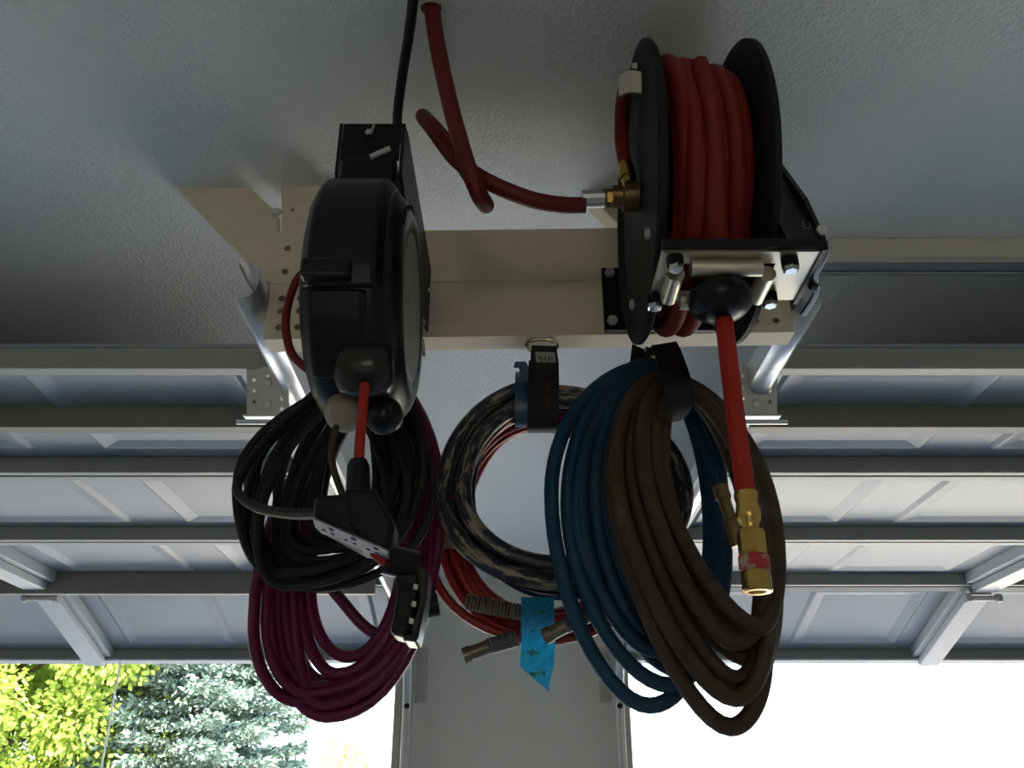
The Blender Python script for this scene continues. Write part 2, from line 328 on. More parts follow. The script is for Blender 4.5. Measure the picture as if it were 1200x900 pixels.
def make_door(n, sx, label):
    d = bpy.data.objects.new(f'door_{n}', None); COL.objects.link(d); d['kind'] = 'structure'; d['label'] = label
    xin = 0.42 * sx; d.location = (xin, DY, H(DH))
    def X(u): return xin + sx * u                 # u: distance from the pillar-side edge
    y, z = DY, H(DH)
    for i in range(4):
        a = TILT if i == 3 else 0.0
        S, N = Vector((0, math.cos(a), -math.sin(a))), Vector((0, math.sin(a), math.cos(a)))
        o = Vector((0, y, z)); g = 0.003
        def Q(u, s, nn): return Vector((X(u), 0, 0)) + o + S * s + N * nn
        def slab(u0, u1, s0, s1, n0, n1):
            p = [Q(u0,s0,n0), Q(u1,s0,n0), Q(u1,s1,n0), Q(u0,s1,n0), Q(u0,s0,n1), Q(u1,s0,n1), Q(u1,s1,n1), Q(u0,s1,n1)]
            return MB().hexa(p)
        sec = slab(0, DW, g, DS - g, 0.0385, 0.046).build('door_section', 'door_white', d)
        # folded rails along the near and far edge of the section
        for s0, s1 in ((g, g + 0.030), (DS - g - 0.022, DS - g)):
            slab(0, DW, s0, s1, 0.0, 0.0385).build('rail', 'door_rail', sec, bevel=0.003)
        for u0, u1 in ((0, 0.05), (DW - 0.05, DW)):
            slab(u0, u1, g + 0.031, DS - g - 0.023, 0.018, 0.0385).build('end_stile', 'door_white', sec)
        # pressed panels
        for c in range(4):
            u = 0.07 + PANEL_W / 2 + c * 0.535
            p = bpy.data.objects.new('panel', PANEL); COL.objects.link(p); p.parent = sec
            M = Matrix(((1, 0, 0), (0, S.y, N.y), (0, S.z, N.z))).to_4x4()
            M.translation = Vector((X(u), 0, 0)) + o + S * (DS / 2) - root_loc(d)
            p.matrix_local = M
        if i >= 1:
            # centre stile: hat channel over the middle of the section
            uc = 1.115
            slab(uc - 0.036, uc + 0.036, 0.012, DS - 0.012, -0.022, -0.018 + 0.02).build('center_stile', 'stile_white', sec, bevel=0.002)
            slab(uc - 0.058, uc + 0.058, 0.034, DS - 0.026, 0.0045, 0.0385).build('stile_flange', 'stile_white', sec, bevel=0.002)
        y, z = (o + S * DS).y, (o + S * DS).z
        if i in (1, 2):
            # hinge at the centre stile across the joint
            h = MB().cyl(Q(1.115 - 0.05, DS, -0.038), Q(1.115 + 0.05, DS, -0.038), 0.009, 10).build('hinge', 'bracket_steel', d, smooth=True)
            for du in (-0.05, 0.05):
                MB().cyl(Q(1.115 + du - 0.008, DS, -0.038), Q(1.115 + du + 0.008, DS, -0.038), 0.015, 8).build('hinge_knuckle', 'bracket_steel', h)
            slab(1.115 - 0.03, 1.115 + 0.03, DS + 0.004, DS + 0.06, -0.026, -0.0225).build('hinge_leaf', 'bracket_steel', h)
            bolt(Q(1.115 + 0.012, DS + 0.045, -0.026), -N, 0.006, 0.005, 'seal_rubber', h)
        if i == 0:
            # stiffening strut of the top section: hat profile on edge
            st = slab(0.03, DW, 0.232, 0.236, -0.010, 0.0385).build('strut', 'strut_steel', d)
            slab(0.03, DW, 0.2361, 0.262, -0.010, -0.007).build('strut_lip', 'strut_steel', st)
            # roller bracket at the pillar-side corner, a folded perforated plate
            b0 = Q(-0.048, 0.008, 0.004); hl = [(0.012, 0.070, .0035), (0.012, 0.015, .003), (0.012, 0.035, .003), (0.012, 0.053, .0035), (0.058, 0.022, .003), (0.058, 0.040, .003), (0.058, 0.058, .0035), (0.035, 0.015, .003)]
            ux, uy = Vector((sx, 0, 0)), Vector((0, 0.40, -0.80))
            br = holed_plate('roller_bracket', [(0, 0), (0.07, 0), (0.07, 0.08), (0, 0.08)], hl, 0.003, b0 - ux * 0.0, ux, uy, 'bracket_steel', d)
            e0 = b0 + uy.normalized() * 0.081
            MB().hexa([e0 - ux*0.004, e0 + ux*0.078, e0 + ux*0.078 + Vector((0,.03,.004)), e0 - ux*0.004 + Vector((0,.03,.004)), e0 - ux*0.004 + Vector((0,0,.003)), e0 + ux*0.078 + Vector((0,0,.003)), e0 + ux*0.078 + Vector((0,.03,.007)), e0 - ux*0.004 + Vector((0,.03,.007))]).build('bracket_flange', 'galvanized', br)
            MB().cyl(e0 - ux*0.05 + Vector((0,.012,-.006)), e0 + ux*0.09 + Vector((0,.012,-.006)), 0.0045, 10).build('roller_shaft', 'chrome', br, smooth=True)
            MB().lathe(e0 - ux*0.05 + Vector((0,.012,-.006)), -ux, [(0,0),(0,.016),(.004,.02),(.012,.02),(.016,.016),(.016,0)], 14).build('roller', 'rope_white', br, smooth=True)
            nrm = ux.cross(uy).normalized() * (-1 if ux.cross(uy).z > 0 else 1)
            for q in (0.026, 0.062): bolt(b0 + ux*0.035 + uy.normalized()*q + nrm*0.0015, nrm, 0.008, 0.005, 'bracket_steel', br)
        if i == 2 and sx < 0:
            st = slab(0.02, DW, DS - 0.05, DS - 0.046, -0.034, 0.0385).build('strut', 'strut_steel', d)
            slab(0.02, DW, DS - 0.0459, DS - 0.025, -0.034, -0.031).build('strut_lip', 'strut_steel', st)
        if i == 3:
            slab(0, DW, DS - 0.002, DS + 0.022, 0.004, 0.05).build('weather_seal', 'seal_rubber', d, bevel=0.006)
            slab(0, DW, DS - 0.030, DS - 0.001, -0.008, -0.0005).build('bottom_angle', 'stile_white', d)
            if sx < 0:
                r0 = Q(1.02, DS - 0.03, -0.01)
                MB().tube([r0, r0 + Vector((0.002, 0, -0.3)), r0 + Vector((0, 0, -0.62))], 0.004, 8).build('pull_rope', 'rope_white', d, smooth=True)
    return d
make_door(1, -1, 'white sectional garage door rolled open overhead, left of the pillar')
make_door(2, 1, 'white sectional garage door rolled open overhead, right of the pillar')

# ------------------------------------------------------------------ galvanized tracks
def make_track(sx, label):
    xt = -0.362 if sx < 0 else 0.410; xf = 0.032 if sx < 0 else -0.006; zc = H(0.655); r = 0.36; y0 = 1.03 if sx < 0 else 1.05; y1 = YW - 0.075 - r
    t = thing('door_track', label, 'track', (xt, y0, zc), 'galvanized door tracks beside the pillar')
    path = [(y0 + (y1 - y0) * k / 12, zc) for k in range(13)] + [(y1 + r * math.sin(a), zc - r + r * math.cos(a)) for a in [R(90) * k / 12 for k in range(1, 13)]] + [(y1 + r, zc - r - 0.2 * k) for k in range(1, 9)]
    prof = [(-0.016, -0.0275), (-0.010, -0.029), (0.004, -0.0275), (0.014, -0.018), (0.016, 0.0), (0.014, 0.018), (0.004, 0.0275), (-0.012, 0.0275), (-0.014, 0.022)]
    m = MB(); n = len(prof); vs = []
    for i, (yy, zz) in enumerate(path):
        a = path[max(i-1, 0)]; b = path[min(i+1, len(path)-1)]; T = Vector((0, b[0]-a[0], b[1]-a[1])).normalized(); N = Vector((0, -T.z, T.y))
        for (u, w) in prof: vs.append(Vector((xt + sx * xf * (yy - y0) / (YW - y0) - sx * u, yy, zz)) + N * w)
    m.add(vs, [(i*n+k, i*n+k+1, (i+1)*n+k+1, (i+1)*n+k) for i in range(len(path)-1) for k in range(n-1)])
    o = m.build('rail', 'galvanized', t, smooth=True); so = o.modifiers.new('thickness', 'SOLIDIFY'); so.thickness = 0.002; so.offset = 0
    # wall angle and jamb bracket beside the vertical leg
    xw = xt + sx * xf - sx * 0.02
    p0 = at(494 if sx < 0 else 709, 823, YW - 0.03); ztop = at(494, 757, YW - 0.03).z
    a = MB().box((min(xw, xw - sx*0.045), YW - 0.006, p0.z), (max(xw, xw - sx*0.045), YW - 0.001, ztop)).build('wall_angle', 'bracket_steel' if sx < 0 else 'trim_paint', t)
    MB().box((min(xw, xw - sx*0.004), YW - 0.06, p0.z), (max(xw, xw - sx*0.004), YW - 0.0062, ztop)).build('angle_web', 'galvanized', a)
    for zz in (p0.z + 0.02, ztop - 0.03): bolt((xw - sx*0.025, YW - 0.006, zz), (0, -1, 0), 0.010, 0.008, 'bracket_steel', a)
    bolt((xt + sx * xf, YW - 0.10, p0.z - 0.02), (0, -1, 0), 0.012, 0.012, 'seal_rubber', t)
    return t
make_track(-1, 'galvanized door track left of the wooden beam, curving down to the pillar')
make_track(1, 'galvanized door track right of the wooden beam, curving down to the pillar')

# ------------------------------------------------------------------ wooden hanger frame
fr = thing('hanger_frame', 'cream wooden hanger frame of two stacked boards braced to the ceiling', 'frame', (0.02, 1.10, ZC - 0.01))
BY = 1.08; ROLL = R(0.9); bx0, bx1 = -0.345, 0.392
UX = Vector((math.cos(ROLL), 0, math.sin(ROLL))); UZ = Vector((-math.sin(ROLL), 0, math.cos(ROLL)))
def bp(x, h): return Vector((0.02, BY, H(0.683))) + UX * (x - 0.02) + UZ * (h - 0.683)
for j, (h0, h1, rows) in enumerate(((0.684, 0.773, (0.705, 0.745)), (0.594, 0.683, (0.613, 0.639, 0.660)))):
    w, hh = bx1 - bx0, h1 - h0
    holes = [(a, r_ - h0, 0.0050) for r_ in rows for a in (0.019, 0.045)] + [(w - a, r_ - h0, 0.0048) for r_ in (rows if j == 0 else (0.613, 0.641)) for a in (0.024, 0.052)]
    o = bp(bx0, h0); e = MB().obox(o + UX*w/2 + UZ*hh/2 + Vector((0, 0.0345, 0)), UX*w/2, Vector((0, 0.0035, 0)), UZ*hh/2)
    holed_plate('beam_board', [(0, 0), (w, 0), (w, hh), (0, hh)], holes, 0.0309, o + Vector((0, 0.01545, 0)), UX, UZ, 'cream_wood', fr, extra=e)
def plank(name, pix, Y, t, holes=()):
    q = [at(px, py, Y) for px, py in pix]
    if holes:
        o = q[0]; hs = [((at(px, py, Y) - o).x, (at(px, py, Y) - o).z, r_) for px, py, r_ in holes]
        pl = [((p - o).x, (p - o).z) for p in q]
        e = MB().prism([p + Vector((0, 0.0101, 0)) for p in q], (0, t - 0.010, 0))
        return holed_plate(name, pl, hs, 0.010, o + Vector((0, 0.005, 0)), (1, 0, 0), (0, 0, 1), 'cream_wood', fr, extra=e)
    return MB().prism(q, (0, t, 0)).build(name, 'cream_wood', fr, bevel=0.0015)
plank('post', [(330, 214.5), (402, 214.5), (402, 276), (330, 276)], 1.086, 0.034, [(343, 246, .003), (364, 244.5, .003), (341, 275 - 2, .0025), (361, 273, .0025)])
plank('post', [(752, 214.5), (824, 214.5), (826, 270), (754, 270)], 1.086, 0.034)
plank('brace', [(203, 214), (288, 214.2), (326, 251), (326, 330), (312, 330)], 1.092, 0.016)
plank('brace', [(672, 212), (748, 211), (800, 262), (800, 292), (756, 292)], 1.10, 0.036)
MB().lathe(at(324, 249, 1.083), (0, -1, 0), [(0,0),(0,.008),(.004,.006),(.006,0)], 10).build('screw_cap', 'trim_paint', fr, smooth=True)

# rail screwed across the ceiling to the right
rl = thing('ceiling_rail', 'long white rail fixed across the ceiling right of the hose reel', 'rail', (0.9, 1.25, ZC - 0.02))
MB().box((0.30, 1.222, ZC - 0.037), (2.2, 1.242, ZC)).build('batten', 'trim_paint', rl, bevel=0.002)
MB().box((0.30, 1.243, ZC - 0.036), (2.2, 1.268, ZC)).build('channel', 'door_white', rl, bevel=0.002)
MB().box((0.30, 1.269, ZC - 0.040), (2.2, 1.276, ZC)).build('channel_lip', 'galvanized', rl, bevel=0.001)
MB().box((0.30, 1.277, ZC - 0.034), (2.2, 1.286, ZC)).build('channel_lip', 'galvanized', rl, bevel=0.001)

# ------------------------------------------------------------------ black cord reel on the left
CY, CH, CR = 0.858, H(0.508), 0.132
cr = thing('cord_reel', 'black plastic retractable cord reel mounted on the beam, red cord hanging out', 'cord reel', (-0.165, CY, CH))
XA = Vector((1, 0, 0))
MB().lathe((-0.216, CY, CH), XA, [(0, 0), (0, .092), (.004, .110), (.013, .125), (.026, CR), (.076, CR), (.090, .128), (.100, .117), (.106, .103), (.106, .093), (.1035, .089), (.1035, 0)], 56).build('housing', 'black_plastic', cr, smooth=True)
MB().lathe((-0.216 + .1036, CY, CH), XA, [(0, 0), (0, .083), (.0012, .082), (.0012, 0)], 44).build('side_label', 'reel_label', cr, smooth=True)
def arc_shell(x0, x1, r0, r1, a0, a1, n=14):
    m = MB(); vs = []; fs = []
    for i in range(n + 1):
        a = R(a0 + (a1 - a0) * i / n); dy, dz = -math.cos(a), math.sin(a)
        for (xx, rr) in ((x0, r0), (x0 + .010, r1), (x1 - .010, r1), (x1, r0)): vs.append((xx, CY + dy * rr, CH + dz * rr))
    for i in range(n):
        for k_ in range(4): fs.append((i*4+k_, i*4+(k_+1)%4, i*4+4+(k_+1)%4, i*4+4+k_))
    fs += [(0,1,2,3), tuple(range(4*n, 4*n+4))]
    return m.add(vs, fs)
arc_shell(-0.207, -0.124, 0.127, 0.141, -22, 60).build('front_cover', 'black_plastic', cr, smooth=True, bevel=0.003)
arc_shell(-0.206, -0.136, 0.127, 0.137, -62, -23).build('lower_cover', 'black_plastic', cr, smooth=True, bevel=0.003)
MB().obox((-0.178, CY - 0.138, CH - 0.040), (.024, 0, 0), (0, .008, 0), (0, 0, .010)).build('latch', 'black_plastic', cr, bevel=0.003)
for a in (28, 50, 68):   # side vents
    MB().obox((-0.112, CY - .110*math.cos(R(a)), CH + .110*math.sin(R(a))), (.0012, 0, 0), (0, .003*math.cos(R(a)), -.003*math.sin(R(a))), (0, .012*math.sin(R(a)), .012*math.cos(R(a)))).build('vent_slot', 'seal_rubber', cr)
# mounting bracket
zb0, zb1 = H(0.655), H(0.812)
MB().box((-0.211, 0.862, H(0.722)), (-0.139, 0.867, H(0.778))).build('bracket_plate', 'black_metal', cr, bevel=0.001)
MB().box((-0.208, 0.858, zb0), (-0.1415, 0.940, H(0.7219))).build('swivel_block', 'black_metal', cr, bevel=0.004)
for (xa, dx) in ((-0.138, 0.018), (-0.212, -0.006)):
    MB().prism([(xa + dx * (y_ - .862) / .216, y_, H(h_)) for (y_, h_) in ((.862, .778), (.885, .778), (1.078, .70), (1.078, .60), (1.02, .60), (.862, .70))], (0.004 if dx > 0 else -0.004, 0, 0)).build('bracket_arm', 'black_metal', cr)
MB().cyl(at(434, 184, 0.852), at(457, 174, 0.852), 0.0035, 10).build('locking_pin', 'bracket_steel', cr, smooth=True)
bolt(at(433, 157, 0.861), (0, -1, 0), 0.0055, 0.005, 'chrome', cr)
MB().tube(spline([at(434, 157, .856), at(437, 150, .857), at(439, 145, .864)], 6), 0.0016, 6).build('tie_wire', 'bracket_steel', cr, smooth=True)
MB().lathe(at(401, 173, 0.868), (-1, 0, 0), [(0,0),(0,.006),(.003,.006),(.004,.004),(.004,0)], 10).build('pivot_knob', 'black_metal', cr, smooth=True)
bolt((-0.1170, 1.06, H(0.655)), (1, 0, 0), 0.005, 0.004, 'chrome', cr)
MB().cyl(at(495, 398, 1.02), at(497, 417, 1.02), 0.0022, 8).build('spring_clip', 'ring_steel', cr, smooth=True)
# cord mouth, ball stop, cord
gx, gy = at(425, 470, 0.80).x, 0.80
MB().lathe((gx - 0.028, 0.795, H(0.400)), (1, 0, 0), [(0, 0), (0, .018), (.006, .027), (.018, .031), (.040, .031), (.052, .027), (.058, .018), (.058, 0)], 24).build('cord_mouth', 'smoke_plastic', cr, smooth=True)
bp_ = at(405, 482, 0.835)
MB().lathe(bp_ - Vector((0, 0, .022)), (0, 0, 1), [(.022 - .022*math.cos(R(a)), .022*math.sin(R(a))) for a in range(0, 181, 15)], 24).build('ball_stop', 'ball_stop', cr, smooth=True)
bp2 = at(450, 487, 0.83)
MB().lathe(bp2 - Vector((0, 0, .020)), (0, 0, 1), [(.020 - .020*math.cos(R(a)), .020*math.sin(R(a))) for a in range(0, 181, 15)], 24).build('cord_roller', 'black_plastic', cr, smooth=True)
MB().tube(spline([at(428, 450, .775), at(425, 480, .775), at(422, 515, .775), at(420, 552, .775)], 8), 0.0050, 12).build('red_cord', 'red_cord', cr, smooth=True)
MB().tube(spline([at(366, 310, .93), at(347, 330, .935), at(335, 372, .94), at(341, 412, .94), at(364, 435, .93), at(380, 441, .92)], 10), 0.0052, 10).build('cord_tail', 'red_hose', cr, smooth=True)
MB().tube(spline([at(466, 165, .880), at(466, 132, .878), at(472, 85, .825), at(480, 35, .762), at(487, -25, .692)], 8), 0.0062, 10).build('power_cord', 'black_cord', cr, smooth=True)

# ------------------------------------------------------------------ outlet tap on the end of the red cord
tp = thing('outlet_tap', 'black multi-outlet tap with perforated plate on the end of the red reel cord', 'power outlet', at(415, 600, 0.78))
def qd(pts, Y, t, name, m_, par, bev=0.0):
    return MB().prism([at(a, b, Y) for a, b in pts], (0, t, 0)).build(name, m_, par, bevel=bev)
MB().lathe(at(420, 590, .775), at(420, 540, .775) - at(420, 590, .775), [(0, 0), (0, .0125), (.012, .0115), (.036, .0105), (.042, .008), (.042, 0)], 18).build('strain_relief', 'black_plastic', tp, smooth=True)
qd([(368, 580), (440, 575), (452, 592), (450, 640), (420, 636), (366, 606)], .745, .055, 'body', 'black_plastic', tp, 0.004)
qd([(402, 570), (440, 572), (462, 610), (458, 648), (430, 640), (408, 612)], .740, .04, 'shoulder', 'black_plastic', tp, 0.005)
po = at(367, 607, .735); pu = at(455, 645, .735) - po; L_ = pu.length; pv = Vector((0.15, -1.0, -0.10)); pv = (pv - pu.normalized() * pv.dot(pu.normalized())).normalized()
pv = (at(383, 617, .758) - at(378, 603, .735)); pv = (pv - pu.normalized() * pv.dot(pu.normalized())).normalized()
W_ = 0.026
out = [(0, 0), (L_, 0), (L_, W_*.8), (L_*.80, W_), (L_*.66, W_*.80), (L_*.44, W_), (L_*.30, W_*.85), (L_*.08, W_), (0, W_*.7)]
holed_plate('perforated_plate', out, [(L_*f, W_*g_, .0030) for f in (.24, .54, .84) for g_ in (.22,)] + [(L_*f, W_*g_, .0022) for f in (.12, .42, .72) for g_ in (.60,)] + [(L_*f, W_*.6, .0022) for f in (.24, .54, .84)], 0.0016, po, pu, pv, 'dull_plate', tp)
MB().cyl(at(438, 646, .76), at(458, 662, .76), 0.0055, 10).build('cord_stub', 'red_cord', tp, smooth=True)
MB().cyl(at(450, 655, .765), at(487, 664, .775), 0.0135, 16).build('handle', 'black_plastic', tp, smooth=True)
qd([(462, 652), (494, 664), (492, 700), (478, 748), (456, 742), (464, 700)], .765, .035, 'outlet_bank', 'black_plastic', tp, 0.004)
lens = [(488, 660), (502, 668), (500, 700), (489, 752), (471, 750), (472, 742), (482, 742), (492, 700)]
qd(lens, .758, .040, 'clear_guard', 'smoke_plastic', tp, 0.003)
for a, b in ((476, 686), (474, 706), (471, 726)):
    qd([(a-9, b-6), (a+8, b-4), (a+7, b+6), (a-10, b+4)], .762, .004, 'outlet', 'seal_rubber', tp, 0.001)
    qd([(a+9, b-2), (a+14, b-1), (a+13, b+5), (a+8, b+4)], .7625, .004, 'contact', 'bracket_steel', tp)
MB().cyl(at(495, 712, .83), at(514, 708, .83), 0.0105, 14).build('plug', 'black_plastic', tp, smooth=True)
MB().tube(spline([at(394, 500, .81), at(389, 525, .80), at(391, 550, .79), at(402, 582, .77)], 8), 0.0034, 8).build('frayed_lead', 'brown_hose', tp, smooth=True)

# ------------------------------------------------------------------ open hose reel on the right
HY, HH_, HR = 0.85, H(0.655), 0.175
XL, XR = 0.151, 0.262
hr = thing('hose_reel', 'black steel hose reel wound with red hose, brass coupler hanging below', 'hose reel', (0.21, HY, HH_))
def flange(x, d):
    # dished disc with rolled rim, d: outward direction
    MB().lathe((x, HY, HH_), (d, 0, 0), [(0, 0), (0, .055), (-.002, .10), (-.002, .160), (.003, .166), (.006, .171), (.004, HR), (-.002, HR), (-.005, .171), (-.006, .160), (-.006, .10), (-.004, .05), (-.004, 0)], 64).build('flange', 'flange_black', hr, smooth=True)
flange(XL, -1); flange(XR, 1)
MB().cyl((XL + .008, HY, HH_), (XR - .008, HY, HH_), 0.10, 36).build('drum', 'black_metal', hr, smooth=True)
MB().cyl((XL - .045, HY, HH_), (XR + .05, HY, HH_), 0.010, 14).build('axle', 'old_brass', hr, smooth=True)
# wound hose: one continuous helix, inner layer out and outer layer back, ending through the guide
random.seed(3)
pts = []; nt = 10; N_ = 40; hrad = 0.0105
offs = [(random.uniform(-.004, .004), random.uniform(-.006, .003)) for _ in range(nt + 2)]
for i in range(nt * N_):
    t = i / N_; k_ = int(t); f = t - k_
    if t < 4.5: x = XL + .018 + .0185 * t; rad = .113
    else:
        q = t - 4.5; x = XR - .017 - .0135 * q; rad = .113 + min(1, q * 3) * .0185
    rad += (offs[k_][0] * (1 - f) + offs[k_ + 1][0] * f) * 1.2
    a = 2 * math.pi * f + 0.6
    pts.append(Vector((x, HY + rad * math.sin(a), HH_ + rad * math.cos(a))))
hx, hy = 0.212, 0.772
MB().tube(pts, hrad, 12).build('wound_hose', 'red_hose', hr, smooth=True)
# two slack loops over the top layer
for (xa, xb, r0, dz, dy) in ((XL + .030, XL + .046, .146, -.006, .0), (XL + .050, XL + .062, .143, -.010, -.001)):
    lp = []
    for i in range(72):
        a = 2 * math.pi * i / 71 + 2.0
        lp.append(Vector((xa + (xb - xa) * i / 71, HY + dy + r0 * math.sin(a), HH_ + dz + (r0 + .006) * math.cos(a))))
    MB().tube(lp, hrad, 12).build('slack_loop', 'red_hose', hr, smooth=True)
for (xa, r0, dz) in ((XL + .024, .143, .008), (XL + .046, .141, .004), (XL + .076, .138, .0)):
    lp = [Vector((xa + .018 * (1 - i / 71) - .006, HY + r0 * math.sin(2*math.pi*i/71 + 1.5), HH_ + dz + r0 * math.cos(2*math.pi*i/71 + 1.5))) for i in range(72)]
    MB().tube(lp, hrad, 12).build('outer_loop', 'red_hose', hr, smooth=True)
MB().tube(spline([Vector((XL + .048, HY - .150, HH_ + .06)), Vector((XL + .054, HY - .151, HH_ - .03)), Vector((hx - .002, hy - .03, H(0.54))), Vector((hx, hy, H(0.485))), Vector((hx, hy, H(0.470)))], 10), 0.0092, 14).build('feed_hose', 'red_hose', hr, smooth=True)
MB().tube(spline([Vector((hx, hy, H(0.4699))), Vector((hx, hy, H(0.42))), Vector((hx, hy, H(0.34))), Vector((hx + .001, hy, H(0.258)))], 10), 0.0090, 14).build('hanging_hose', 'red_cord', hr, smooth=True)
# brass coupler
zt = H(0.262)
cp = MB().lathe((hx + .001, hy, zt), (0, 0, -1), [(0, 0), (0, .0105), (.004, .0112), (.010, .0098), (.020, .0115), (.027, .0105), (.030, .0085), (.035, .0085), (.035, 0)], 16).build('ferrule', 'brass', hr, smooth=True)
cp = MB().lathe((hx + .001, hy, zt - .0355), (0, 0, -1), [(0, 0), (0, .0115), (.003, .0128), (.020, .0128), (.0225, .0118), (.0225, 0)], 6).build('coupler', 'brass', hr)
MB().lathe((hx + .001, hy, zt - .0585), (0, 0, -1), [(0, 0), (0, .0128), (.0015, .0135), (.0125, .0135), (.014, .0128), (.014, 0)], 20).build('collar', 'collar_red', cp, smooth=True)
MB().lathe((hx + .001, hy, zt - .0730), (0, 0, -1), [(0, 0), (0, .0122), (.002, .0128), (.015, .0128), (.0165, .0135), (.018, .0128), (.018, .008), (.010, .006), (.010, 0)], 20).build('sleeve', 'brass', cp, smooth=True)
# hose stop under the guide
st = MB().lathe((hx - .004, hy - .008, H(0.476)), (0, 0, -1), [(0, 0), (0, .022), (.004, .029), (.012, .0325), (.022, .031), (.030, .024), (.034, .013), (.034, 0)], 28).build('hose_stop', 'black_plastic', hr, smooth=True)
bolt((hx + .006, hy - .0405, H(0.464)), (0, -1, 0), 0.006, 0.001, 'seal_rubber', st, n=10)
# guide plate, rollers and bolts
gz = H(0.492)
holed_plate('guide_plate', [(0.146, 0.722), (0.302, 0.722), (0.302, 0.812), (0.146, 0.812), (0.146, 0.800), (0.262, 0.800), (0.262, 0.742), (0.165, 0.742), (0.165, 0.800), (0.146, 0.800)], [(0.157, 0.732, .003)], 0.004, (0, 0, gz), (1, 0, 0), (0, 1, 0), 'satin_steel', hr)
MB().box((0.146, 0.716, gz), (0.302, 0.7215, gz + 0.010)).build('guide_lip', 'black_metal', hr, bevel=0.001)
for (p0, p1) in (((0.176, .738, gz - .010), (0.246, .738, gz - .010)), ((0.176, .803, gz - .010), (0.246, .803, gz - .010))):
    MB().cyl(p0, p1, 0.0085, 18).build('roller', 'satin_steel', hr, smooth=True)
for xx in (0.163, 0.254):
    MB().cyl((xx, .748, gz - .010), (xx, .795, gz - .010), 0.0090, 18).build('roller', 'satin_steel', hr, smooth=True)
for (xx, yy) in ((0.160, 0.732), (0.273, 0.734), (0.150, 0.806), (0.270, 0.800)):
    b = MB().cyl((xx, yy, gz - .002), (xx, yy, gz - .012), 0.0085, 12).build('stud', 'black_metal', hr, smooth=True)
    bolt((xx, yy, gz - .0121), (0, 0, -1), 0.0078, 0.005, 'chrome', b)
# side arm and base of the reel
arm = MB().prism([(0.300, .845, H(.700)), (0.300, .800, H(.668)), (0.300, .742, H(.570)), (0.300, .716, H(.505)), (0.300, .716, H(.488)), (0.300, .818, H(.488)), (0.300, .850, H(.560)), (0.300, 1.07, H(.650)), (0.300, 1.07, H(.700))], (0.005, 0, 0)).build('side_arm', 'black_metal', hr)
bolt((0.302, .7155, H(.510)), (0, -1, 0), .006, .003, 'bracket_steel', arm)
text_mesh('U', 0.013, (0.2885, .7150, H(.5165)), (1, 0, 0), (0, 0, 1), 'text_grey', arm, 'lettering')
MB().prism([(0.268, .800, H(.660)), (0.299, .800, H(.660)), (0.299, .716, H(.500)), (0.268, .716, H(.500))], (0, 0.004, 0.002)).build('arm_web', 'black_metal', hr)
MB().tube(spline([Vector((0.309, .722, H(.505))), Vector((0.312, .735, H(.498))), Vector((0.308, .76, H(.490))), Vector((0.314, .785, H(.482))), Vector((0.308, .815, H(.474)))], 6), 0.0035, 8).build('latch_spring', 'chrome', hr, smooth=True)
for k_, (yy, hz) in enumerate(((.750, .500), (.775, .490))): MB().lathe((0.306, yy, H(hz)), (1, 0, 0), [(0, 0), (0, .009), (.006, .009), (.008, .006), (.008, 0)], 12).build('latch_stud', 'seal_rubber', hr, smooth=True)
MB().box((0.128, 1.0705, H(0.598)), (0.300, 1.0790, H(0.700))).build('mount_foot', 'black_metal', hr, bevel=0.001)
for zz in (0.612, 0.690): bolt((0.139, 1.0704, H(zz)), (0, -1, 0), .0075, .006, 'bracket_steel', hr)
MB().prism([(0.1695, 1.07, H(.700)), (0.1695, 1.07, H(.600)), (0.1695, .99, H(.580)), (0.1695, .99, H(.66))], (0.005, 0, 0)).build('side_arm', 'black_metal', hr)
# swivel, elbow and the short whip on the flange
sw = MB().lathe((0.118, HY, HH_), (1, 0, 0), [(0, 0), (0, .0125), (.001, .0135), (.0125, .0135), (.0130, .0165), (.0135, .018), (.031, .018), (.032, .0165), (.032, 0)], 18).build('swivel', 'old_brass', hr, smooth=True)
MB().lathe((0.140, HY - .002, HH_ + .016), (-.10, .10, 1), [(0, 0), (0, .0085), (.010, .0085), (.011, .0105), (.026, .0100), (.034, .0085), (.034, 0)], 12).build('elbow', 'brass', sw, smooth=True)
w0 = Vector((0.1365, HY + .002, HH_ + .050))
MB().tube(spline([w0, at(728, 160, .853), at(730, 115, .816), at(738, 95, .778), at(747, 86, .770)], 8), 0.0085, 12).build('whip', 'red_hose', hr, smooth=True)
MB().ribbon(spline([at(726, 101, .770), at(738, 96, .762), at(752, 97, .758)], 5), (0, -.004, .012), 0.004).build('hose_clamp', 'satin_steel', hr, smooth=True)
for (a, b) in ((733, 81), (750, 84)): bolt((XL - .004, HY + (-.03 if a < 740 else -.07), HH_ + .135), (-1, 0, 0), .005, .006, 'bracket_steel', hr)
bolt((XL - .003, HY - .06, HH_ - .095), (-1, 0, 0), .006, .005, 'bracket_steel', hr)
bolt((XL - .003, HY + .08, HH_ - .10), (-1, 0, 0), .006, .005, 'bracket_steel', hr)

